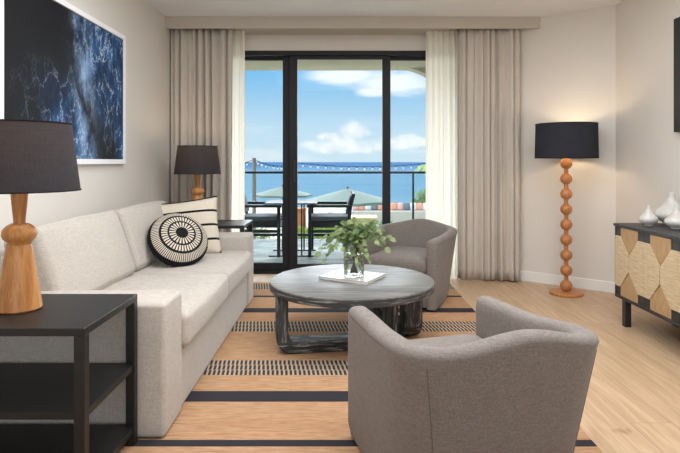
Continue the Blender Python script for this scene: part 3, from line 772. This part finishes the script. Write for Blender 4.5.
# ================================================================== ARMCHAIRS
def make_armchair(loc, rz, label):
    t = thing('armchair', label, 'armchair', loc, rz, 'grey upholstered tub armchairs')
    HW, D0, D1 = .357, .365, -.365; TH = .092; n_e = 3.4
    path = []; yc = -.02; NB = 56; NA = 10      # arms straight from D0 to yc, then a squared curve round the back
    for i in range(NA): path.append((-HW, D0+(yc-D0)*i/NA))
    for i in range(NB+1):
        a_ = PI+PI*i/NB; c_, s_ = math.cos(a_), math.sin(a_)
        path.append((HW*math.copysign(abs(c_)**(2/n_e), c_), yc+(D1-yc)*-1*math.copysign(abs(s_)**(2/n_e), s_)))
    for i in range(1, NA+1): path.append((HW, yc+(D0-yc)*i/NA))
    P_ = [Vector(p) for p in path]
    # resample evenly
    ds = [0]
    for a_, b_ in zip(P_, P_[1:]): ds.append(ds[-1]+(b_-a_).length)
    N = 84; Q = []
    for k in range(N+1):
        s_ = ds[-1]*k/N; i = max(j for j in range(len(ds)) if ds[j] <= s_+1e-9); i = min(i, len(ds)-2)
        f = (s_-ds[i])/(ds[i+1]-ds[i]); Q.append(P_[i].lerp(P_[i+1], f))
    def sstep(x, a_, b_): x = max(0, min(1, (x-a_)/(b_-a_))); return x*x*(3-2*x)
    def frame(k):
        a_, b_ = Q[max(0, k-1)], Q[min(N, k+1)]; tg = (b_-a_).normalized(); return tg, Vector((tg.y, -tg.x)) if True else None
    def hgt(k):
        y = Q[k].y; x = abs(Q[k].x)
        return .568 + .032*sstep(-y, -.10, .33) + .055*sstep(HW-x, .02, .36)*(y < 0)
    def section(k, inset=0., fwd=0.):
        tg, nr = frame(k)
        if k == 0: tg, nr = Vector((0, -1)), Vector((-1, 0))
        if k == N: tg, nr = Vector((0, 1)), Vector((1, 0))
        cen = Vector((0, -.0)); 
        if nr.dot(Q[k]-cen) < 0: nr = -nr
        h = hgt(k); back = sstep(-Q[k].y, .05, .36); side = sstep(-Q[k].y, -.3, .2)
        pts = []; r = TH/2
        lean = .035*back+.028*side
        def off(z): return lean*(z-.35)/.3
        ip = inset
        zs = [.015, .07, .2, .3, .4, .5, h-r-.01]
        for z in zs: pts.append((off(z)-ip-(.012 if z < .03 else 0), z))
        for j in range(1, 10):
            a_ = PI*j/10
            pts.append((off(h)-r+(r-ip)*math.copysign(abs(math.cos(a_))**.72, math.cos(a_)), h-r+(r-ip)*math.sin(a_)**.72))
        for z in (h-r-.01, .5, .42,   .30, .20, .015): pts.append((off(z)-TH+ip, z))
        out = []
        fv = Vector((0, 1))*fwd
        for o_, z in pts:
            p = Q[k]+nr*o_+fv; out.append((p.x, p.y, max(.015, min(z, h-ip) if z > h-r else z)))
        return out
    secs = []; re = .03
    for ph in (90, 65, 40, 18): a_ = math.radians(ph); secs.append(section(0, re*(1-math.cos(a_)) if ph < 90 else re, re*math.sin(a_)))
    secs += [section(k) for k in range(N+1)]
    for ph in (18, 40, 65, 90): a_ = math.radians(ph); secs.append(section(N, re*(1-math.cos(a_)) if ph < 90 else re, re*math.sin(a_)))
    bm = bmesh.new(); V = [[bm.verts.new(p) for p in s_] for s_ in secs]; m_ = len(V[0])
    for A, B in zip(V, V[1:]):
        for j in range(m_): bm.faces.new((A[j], A[(j+1) % m_], B[(j+1) % m_], B[j]))
    bm.faces.new(V[0]); bm.faces.new(V[-1])
    link('shell', bm, 'chair', t, auto=50)
    # seams
    top = []
    for k in range(0, N+1):
        s_ = section(k); a_ = Vector(s_[6]); b_ = Vector(s_[8]); top.append(a_.lerp(b_, .55)+(a_-Vector((0, 0, a_.z))).normalized()*.0015)
    link('top_seam', tube(top, .003, 6), 'chair_seam', t, True)
    ks = max(range(N//2), key=lambda k: -(Q[k]-Vector((-HW, D1))).length)
    for k in (ks, N-ks):
        s_ = section(k); ln = [Vector(s_[j]) for j in range(0, 7)]
        link('corner_seam', tube(ln, .0024, 6), 'chair_seam', t, True)
    # inner outline for base and cushion
    def inner(off_, front):
        pl = []
        for k in range(0, N+1, 2):
            tg, nr = frame(k)
            if k in (0, N): nr = Vector((-1 if k == 0 else 1, 0))
            if nr.dot(Q[k]) < 0: nr = -nr
            p = Q[k]-nr*off_; pl.append(Vector((p.x, min(p.y, front))))
        return pl
    def slab(pl, z0, z1, r, dome=0.):
        bm = bmesh.new(); rings = []; c = sum(pl, Vector((0, 0)))/len(pl)
        prof = [(r, z0)]+[(r*(1-math.sin(a_)), z0+r*(1-math.cos(a_))) for a_ in [math.radians(x) for x in (30, 60, 90)]]
        prof += [(r*(1-math.cos(a_)), z1-r+r*math.sin(a_)) for a_ in [math.radians(x) for x in (0, 30, 60, 90)]]
        prof += [(r+(.05), z1+dome*.5), (r+.12, z1+dome*.85), (r+.2, z1+dome)]
        for ins, z in prof:
            ring = []
            for p in pl:
                dv = c-p; L = dv.length; ring.append(bm.verts.new((*(p+dv/L*min(ins*1.15, L*.9)), z)))
            rings.append(ring)
        for A, B in zip(rings, rings[1:]):
            for i in range(len(A)): bm.faces.new((A[i], A[(i+1) % len(A)], B[(i+1) % len(A)], B[i]))
        bm.faces.new(rings[0]); bm.faces.new(rings[-1]); return bm
    def close(pl, front):    # subdivide the straight front edge
        a_, b_ = pl[-1], pl[0]; return pl+[Vector((a_.x+(b_.x-a_.x)*i/10, front)) for i in range(1, 10)]
    link('seat_base', slab(close(inner(TH-.012, .365), .365), .015, .275, .012), 'chair', t, auto=50)
    link('seat_cushion', slab(close(inner(TH+.004, .375), .385), .278, .405, .035, .022), 'chair', t, auto=60)
    pb = lathe([(.22, 0), (.26, .0), (.26, .014), (.22, .014)], 32); link('plinth', pb, 'metal_leg', t, auto=40)
    return t
make_armchair((.482, 2.105, RZ), math.radians(16.5), 'grey upholstered armchair in the foreground seen from behind')
make_armchair((.61, 4.83, RZ), math.radians(155), 'grey upholstered armchair beyond the coffee table, facing the camera')

# ================================================================== FLOOR LAMP
fl = thing('floor_lamp', 'tall floor lamp of stacked orange wooden balls with a dark drum shade', 'lamp', (2.055, 4.97, 0))
link('base', lathe([(0, 0), (.140, 0), (.146, .006), (.146, .018), (.138, .026), (0, .027)], 56, caps=False), 'bead_wood', fl, auto=40)
link('stem', lathe([(.019, .024), (.019, 1.25)], 20), 'bead_wood', fl, auto=40)
for i in range(9):
    z = .078+.1385*i
    pr = [(.0195, -.0485)]+[(.052*math.cos(a_), .052*math.sin(a_)) for a_ in [math.radians(x) for x in range(-62, 63, 8)]]+[(.0195, .0485)]
    o = link('wooden_ball', lathe(pr, 32, caps=False), 'bead_wood', fl, True); o.location = (0, 0, z)
sh = link('lamp_shade', lathe([(.270, 1.236), (.264, 1.545)], 72, caps=False), 'shade', fl, True)
link('shade_lining', lathe([(.267, 1.237), (.261, 1.544)], 72, caps=False), 'shade_in', sh, True)
link('shade_trim', tube([(.2705*math.cos(2*PI*k/64), .2705*math.sin(2*PI*k/64), 1.236) for k in range(64)], .003, 6, closed=True), 'black_cloth', sh, True)
link('shade_trim', tube([(.2645*math.cos(2*PI*k/64), .2645*math.sin(2*PI*k/64), 1.545) for k in range(64)], .003, 6, closed=True), 'black_cloth', sh, True)
link('bulb', lathe([(0, 1.25), (.014, 1.252), (.03, 1.31), (.03, 1.33), (.018, 1.35), (0, 1.356)], 16), 'bulb', fl, True)
L = bpy.data.lights.new('lamp_light', 'POINT'); L.energy = 3.0; L.color = (1, .78, .52); L.shadow_soft_size = .05
lo = bpy.data.objects.new('lamp_light', L); COL.objects.link(lo); lo.parent = fl; lo.location = (0, 0, 1.40)

# ================================================================== WALL ART, TELEVISION
art = thing('framed_artwork', 'large framed print of white foam on dark blue sea on the left wall', 'picture', (XL, 3.53, 1.69))
o = link('print', boxes((.018, .024, -.77, .77, -.47, .47)), 'art', art)
o = link('picture_frame', boxes((.002, .036, -.80, -.77, -.505, .505), (.002, .036, .77, .80, -.505, .505), (.002, .036, -.77, .77, -.505, -.47), (.002, .036, -.77, .77, .47, .505)), 'white_frame', art); bev(o, .002)
tv = thing('television', 'dark wall panel with black frame on the right wall above the cabinet', 'television', (XR, 3.34, 1.84))
bev(link('screen_frame', boxes((-.045, -.002, -.75, .72, -.42, .42)), 'black', tv), .003)
link('screen', boxes((-.047, -.0452, -.735, .705, -.405, .405)), 'screen', tv)

# ================================================================== CABINET
CY0, CY1, CX = 2.54, 4.08, 2.05
cb = thing('cabinet', 'black sideboard with geometric woven seagrass doors on the right wall', 'cabinet', (CX, CY0, 0))
LL = CY1-CY0; DPT = XR-CX-.02
bev(link('top', boxes((-.008, DPT, -.008, LL+.008, .725, .745)), 'cabinet', cb), .002)
bev(link('body', boxes((.022, DPT, 0, LL, .20, .725), (0.0, .022, 0, LL, .20, .222), (0., .022, LL-.012, LL, .222, .725), (0., .022, 0, .012, .222, .725)), 'cabinet', cb), .002)
for y in (.06, LL-.11):
    for x in (.02, DPT-.06): bev(link('leg', boxes((x, x+.045, y, y+.045, 0, .20)), 'cabinet', cb), .002)
nd = 4; dw = (LL-.024)/nd
for i in range(nd):
    y0 = .012+i*dw+.0015; y1 = y0+dw-.003; z0, z1 = .225, .722; hh = z1-z0; ww = y1-y0
    dr = link('door', boxes((.004, .020, y0, y1, z0, z1)), 'cabinet', cb)
    def panel(name, uv, m, depth):
        bm = bmesh.new(); f_ = [bm.verts.new((depth, y0+u*ww, z0+v*hh)) for u, v in uv]; bk = [bm.verts.new((.004, y0+u*ww, z0+v*hh)) for u, v in uv]
        bm.faces.new(f_); bm.faces.new(bk[::-1])
        for k in range(len(uv)): bm.faces.new((f_[k], bk[k], bk[(k+1) % len(uv)], f_[(k+1) % len(uv)]))
        bev(link(name, bm, m, dr), .0035, 2)
    for s in (0, 1):
        g = (lambda u: u) if s == 0 else (lambda u: 1-u)
        panel('woven_panel', [(g(0), .87), (g(.19), .87), (g(.49), .62), (g(.49), .38), (g(.19), .13), (g(0), .13)], 'weave_h', -.006)
        g2 = (lambda v: v) if s == 0 else (lambda v: 1-v)
        panel('woven_panel', [(.20, g2(1.)), (.80, g2(1.)), (.80, g2(.865)), (.5, g2(.63)), (.20, g2(.865))], 'weave_v', -.003)

# vases
def gourd(name, loc, r, h, label):
    pr = [(0, 0), (.46*r, 0), (.50*r, .02*h), (.50*r, .06*h)]
    for v, w in ((.10, .66), (.17, .86), (.25, .98), (.32, 1.), (.40, .93), (.48, .78), (.56, .60), (.64, .44), (.72, .31), (.80, .23), (.88, .19), (.95, .185), (1., .20)): pr.append((w*r, v*h))
    pr += [(.14*r, 1.0*h), (.12*r, .9*h), (0, .88*h)]
    o = link(name, lathe(pr, 40, caps=False), 'ceramic', smooth=True); o.location = loc
    return tag(o, label, 'vase', 'white ceramic vases on the cabinet')
gourd('ceramic_vase', (2.20, 3.90, .745), .062, .150, 'smallest of the white ceramic vases, nearest the cabinet end')
gourd('ceramic_vase', (2.425, 4.00, .745), .118, .232, 'tallest white ceramic vase, at the back by the wall')
gourd('ceramic_vase', (2.29, 3.72, .745), .076, .162, 'white ceramic vase in front of the tallest one, cut by the photo edge')

# ================================================================== BALCONY
rl = thing('balcony_railing', 'black railed glass balustrade along the balcony edge', 'railing', (0, 8.5, -.01))
bev(link('top_rail', boxes((-4, 5, -.03, .03, 1.03, 1.065)), 'outdoor_black', rl), .004)
link('bottom_rail', boxes((-4, 5, -.02, .02, .06, .10)), 'outdoor_black', rl)
for x in (-3.5, -2.05, 1.135, 2.6): link('post', boxes((x-.014, x+.014, -.02, .02, 0, 1.03)), 'outdoor_black', rl)
for x0, x1 in ((-3.48, -2.07), (-2.03, -.262), (-.254, 1.12), (1.15, 2.58)): link('glass_panel', boxes((x0, x1, -.005, .005, .10, 1.03)), 'glass', rl)

tb = thing('patio_table', 'black square bistro table on the balcony between two chairs', 'table', (-.63, 7.22, -.01))
bev(link('top', boxes((-.335, .335, -.30, .30, .672, .688)), 'outdoor_black', tb), .003)
for y in (-.28, .34):
    pass
for y in (-.22, .24):
    f = link('foot', boxes((-.28, .30, y-.014, y+.014, 0.0, .014)), 'outdoor_black', tb)
    for x in (-.1, .14): link('leg', boxes((x-.009, x+.009, y-.009, y+.009, .014, .672)), 'outdoor_black', tb)

def patio_chair(loc, rz, label):       # faces +x locally
    t = thing('patio_chair', label, 'chair', loc, rz, 'black balcony chairs')
    W2 = .29
    link('seat', boxes((-.24, .27, -W2+.03, W2-.03, .37, .45)), 'outdoor_black', t)
    link('seat_cushion', xf(rbox(.50, .50, .06, .02), (.01, 0, .481)), 'seatpad', t, True)
    for s in (-1, 1):
        y = s*W2
        bev(link('leg', boxes((.235, .275, y-.024, y+.024, 0, .63)), 'outdoor_black', t), .004)
        bm = bmesh.new(); pts = [(-.20, y, 0), (-.235, y, .35), (-.26, y, .62), (-.305, y, .80)]
        link('leg', tube(pts, .021, 4), 'outdoor_black', t)
        bev(link('arm', boxes((-.27, .29, y-.025, y+.025, .63, .665)), 'outdoor_black', t), .005)
        link('stretcher', boxes((-.22, .25, y-.014, y+.014, .31, .345)), 'outdoor_black', t)
    bm = bmesh.new()
    a0 = math.atan2(.065, .24)
    xf_ = rbox(.03, .56, .22, .01); xf(xf_, (-.283, 0, .70), (0, -a0, 0))
    link('backrest', xf_, 'outdoor_black', t, True)
    link('backrest_cushion', xf(rbox(.03, .48, .24, .012), (-.245, 0, .66), (0, -a0, 0)), 'seatpad', t, True)
    return t
patio_chair((-1.035, 7.25, -.01), 0, 'black balcony chair with grey cushion left of the bistro table')
patio_chair((-.13, 7.25, -.01), PI, 'black balcony chair with grey cushion right of the bistro table')

# string lights and their posts
posts = [(-1.57, 10., 1.275), (-.93, 10., 1.235), (1.83, 10., 1.25)]
labs = ['weathered wooden post carrying string lights, left beyond the railing', 'string light post hidden behind the door stile beyond the railing', 'string light post behind the right sheer curtain']
for (x, y, z), lb_ in zip(posts, labs):
    o = link('wooden_post', lathe([(.036, -2.2), (.036, z-.01), (.030, z)], 16), 'post', auto=40); o.location = (x, y, 0)
    tag(o, lb_, 'post', 'string light posts')
def strand(p0, p1, sag, n, label):
    p0 = Vector(p0); p1 = Vector(p1); pts = []
    for i in range(41):
        u = i/40; p = p0.lerp(p1, u); p.z -= sag*4*u*(1-u); pts.append(p)
    rt = link('string_lights', tube(pts, .006, 5), 'cable'); tag(rt, label, 'string lights')
    for i in range(n):
        u = (i+.5)/n; p = p0.lerp(p1, u); p.z -= sag*4*u*(1-u)
        b = link('bulb', lathe([(0, -.07), (.011, -.065), (.016, -.05), (.012, -.035), (.008, -.028)], 10), 'bulb', rt, True); b.location = p
        s = link('socket', lathe([(.008, -.032), (.009, 0.), (.006, .004)], 8), 'cable', b, True)
strand((-1.534, 10, 1.23), (-.966, 10, 1.13), .04, 8, 'short strand of string lights left of the thick door stile')
strand((-.894, 10, 1.20), (1.794, 10, 1.20), .085, 19, 'long strand of string lights across the middle and right panes')
strand((-4.2, 10, 1.25), (-1.606, 10, 1.23), .22, 14, 'strand of string lights left of the weathered post')

# patio umbrellas
def umbrella(loc, r, h, drop, label):
    t = thing('patio_umbrella', label, 'umbrella', loc, .2, 'sage green patio umbrellas')
    link('pole', lathe([(.03, 0), (.03, h+.02)], 12), 'post', t, True)
    bm = bmesh.new(); ap = bm.verts.new((0, 0, h)); n = 8
    rim = []; 
    for i in range(n*4):
        a_ = 2*PI*i/(n*4); k = (i % 4)/4; rr = r*(1-.06*math.sin(PI*k)); rim.append(bm.verts.new((rr*math.cos(a_), rr*math.sin(a_), h-drop+.05*math.sin(PI*k)*drop)))
    low = [bm.verts.new((v.co.x, v.co.y, v.co.z-.10)) for v in rim]
    for i in range(n*4):
        j = (i+1) % (n*4); bm.faces.new((ap, rim[i], rim[j])); bm.faces.new((rim[i], low[i], low[j], rim[j]))
    o = link('canopy', bm, 'umbrella', t); md = o.modifiers.new('thick', 'SOLIDIFY'); md.thickness = .01
    link('finial', lathe([(0, h+.12), (.05, h+.06), (.03, h)], 12), 'post', t, True)
    return t
umbrella((-2.95, 28.0, -2.2), 1.55, 2.15, .42, 'smaller sage umbrella farther off, peak hidden by the thick door stile')
umbrella((.30, 21.5, -2.2), 1.75, 2.36, .48, 'large sage patio umbrella behind the right balcony chair')
umbrella((-5.2, 20.5, -2.2), 1.5, 1.95, .42, 'sage patio umbrella at far left behind the left balcony chair')

# lounge bench with cushions
o = link('lounge_bench', boxes((.6, 7.5, 30.0, 31.0, -2.2, -1.50), (.6, 7.5, 30.80, 31.0, -1.50, -1.2)), 'bench'); bev(o, .03)
tag(o, 'long low built-in lounge bench on the terrace beyond the balcony', 'bench')
cush = [('pinkc', 'pink', 'at the left end of the row'), ('orange', 'coral', 'second from the left end of the row'), ('whitec', 'white', 'before the dark one left of the thin door stile'),
        ('greyc', 'grey', 'second before the thin door stile'), ('orange', 'coral', 'touching the left side of the thin door stile'), None,
        ('orange', 'coral', 'touching the right side of the thin door stile'), ('pinkc', 'pink', 'between the thin door stile and the dark cushion'), ('greyc', 'dark grey', 'left of the thin railing post'),
        ('whitec', 'white', 'behind the thin railing post'), ('orange', 'coral', 'just right of the railing post'), ('whitec', 'white', 'beside the right sheer curtain')]
for i, c in enumerate(cush):
    if c is None: continue
    o = link('outdoor_cushion', xf(rbox(.335, .16, .42, .06, n=3, k=2, bulge=(0, .04, 0)), (0, 0, .21)), c[0], smooth=True)
    o.location = (.85+i*.36, 30.52+.02*(i % 2), -1.495); o.rotation_euler = (math.radians(-12), 0, random.uniform(-.15, .15))
    tag(o, c[1]+' cushion on the terrace bench, '+c[2], 'cushion', 'cushions on the lounge bench')
o = link('sandstone_planter', boxes((.35, 1.75, 26.2, 27.4, -2.2, -1.55), (.28, 1.82, 26.13, 27.47, -1.55, -1.45)), 'sandblock'); bev(o, .02)
tag(o, 'sand coloured square planter block on the terrace right of the balcony chair', 'planter')
o = link('terracotta_pillar', boxes((-2.15, -1.55, 24.5, 25.1, -2.2, -.95), (-2.2, -1.5, 24.45, 25.15, -.95, -.88)), 'terracotta'); bev(o, .02)
tag(o, 'terracotta coloured pillar on the terrace seen beneath the bistro table', 'pillar')
for x, c, lb_ in ((-.88, 'pinkc', 'pink towel bag beyond the right balcony chair'), (-.45, 'bluec', 'blue towel bag beyond the right balcony chair')):
    o = link('beach_bag', xf(rbox(.32, .2, .4, .07, n=3, k=2), (0, 0, .2)), c, smooth=True); o.location = (x, 25.2, -1.5-.02); tag(o, lb_, 'bag')
o = link('low_wall', boxes((-1.3, .2, 25.0, 25.5, -2.2, -1.52)), 'sandblock'); tag(o, 'low pale wall on the terrace behind the right balcony chair', 'wall')
def bush(name, loc, r, n, m, label, leafs=.16, seed=0, flat=1.):
    rr = random.Random(seed); bm = bmesh.new()
    for i in range(n):
        v = Vector((rr.gauss(0, 1), rr.gauss(0, 1), rr.gauss(0, 1))).normalized(); c = Vector((v.x*r[0], v.y*r[1], abs(v.z)*r[2]))*rr.uniform(.6, 1)
        if c.z < .02: c.z = .02
        dr = (v+Vector((rr.uniform(-.6, .6), rr.uniform(-.6, .6), rr.uniform(-.1, .8)))).normalized()
        sd = dr.cross(Vector((rr.uniform(-1, 1), rr.uniform(-1, 1), 1))).normalized(); L = leafs*rr.uniform(.6, 1.3)
        ps = [c, c+dr*L*.5+sd*L*.25, c+dr*L, c+dr*L*.5-sd*L*.25]; bm.faces.new([bm.verts.new(p) for p in ps])
    o = link(name, bm, m); o.location = loc; return tag(o, label, 'bush', 'shrubs beyond the balcony')
bush('garden_shrub', (-.9, 23.2, -2.2), (1.2, .6, .75), 1200, 'hedge', 'low bright green shrub beyond the balcony under the right chair', seed=1)
bush('garden_shrub', (1.9, 23.4, -2.2), (1.3, .6, .85), 1100, 'bush', 'soft green shrub behind the vase leaves beyond the balcony', seed=2)
bush('garden_shrub', (-4.4, 24.0, -2.2), (1.5, .6, .6), 900, 'bush', 'low green shrub beyond the balcony under the left chair', seed=3)
bush('coastal_tree', (7.3, 44, -3.1), (1.7, 1.0, 2.1), 1500, 'bush', 'rounded green treetop right of the railing post behind the bench', .35, seed=4)
# palm
pm = thing('palm_tree', 'pale green palm crown just left of the right sheer curtain', 'palm tree', (5.45, 33.0, -2.2))
link('trunk', tube([(0, 0, 0), (.1, 0, 1.6), (.05, 0, 3.1)], [.14, .11, .09], 10), 'post', pm, True)
bm = bmesh.new()
for k in range(11):
    a_ = 2*PI*k/11+.2; dirv = Vector((math.cos(a_), math.sin(a_), 0)); c0 = Vector((.05, 0, 3.1)); prev = None
    for i in range(9):
        u = i/8; p = c0+dirv*1.15*u+Vector((0, 0, .35*math.sin(u*2.2)-.75*u*u)); sd = Vector((-dirv.y, dirv.x, 0)); w = .16*math.sin(PI*min(1, u*.9+.08))+.01
        cur = (bm.verts.new(p+sd*w-Vector((0, 0, w*.4))), bm.verts.new(p), bm.verts.new(p-sd*w-Vector((0, 0, w*.4))))
        if prev: bm.faces.new((prev[0], prev[1], cur[1], cur[0])); bm.faces.new((prev[1], prev[2], cur[2], cur[1]))
        prev = cur
link('fronds', bm, 'hedge', pm)
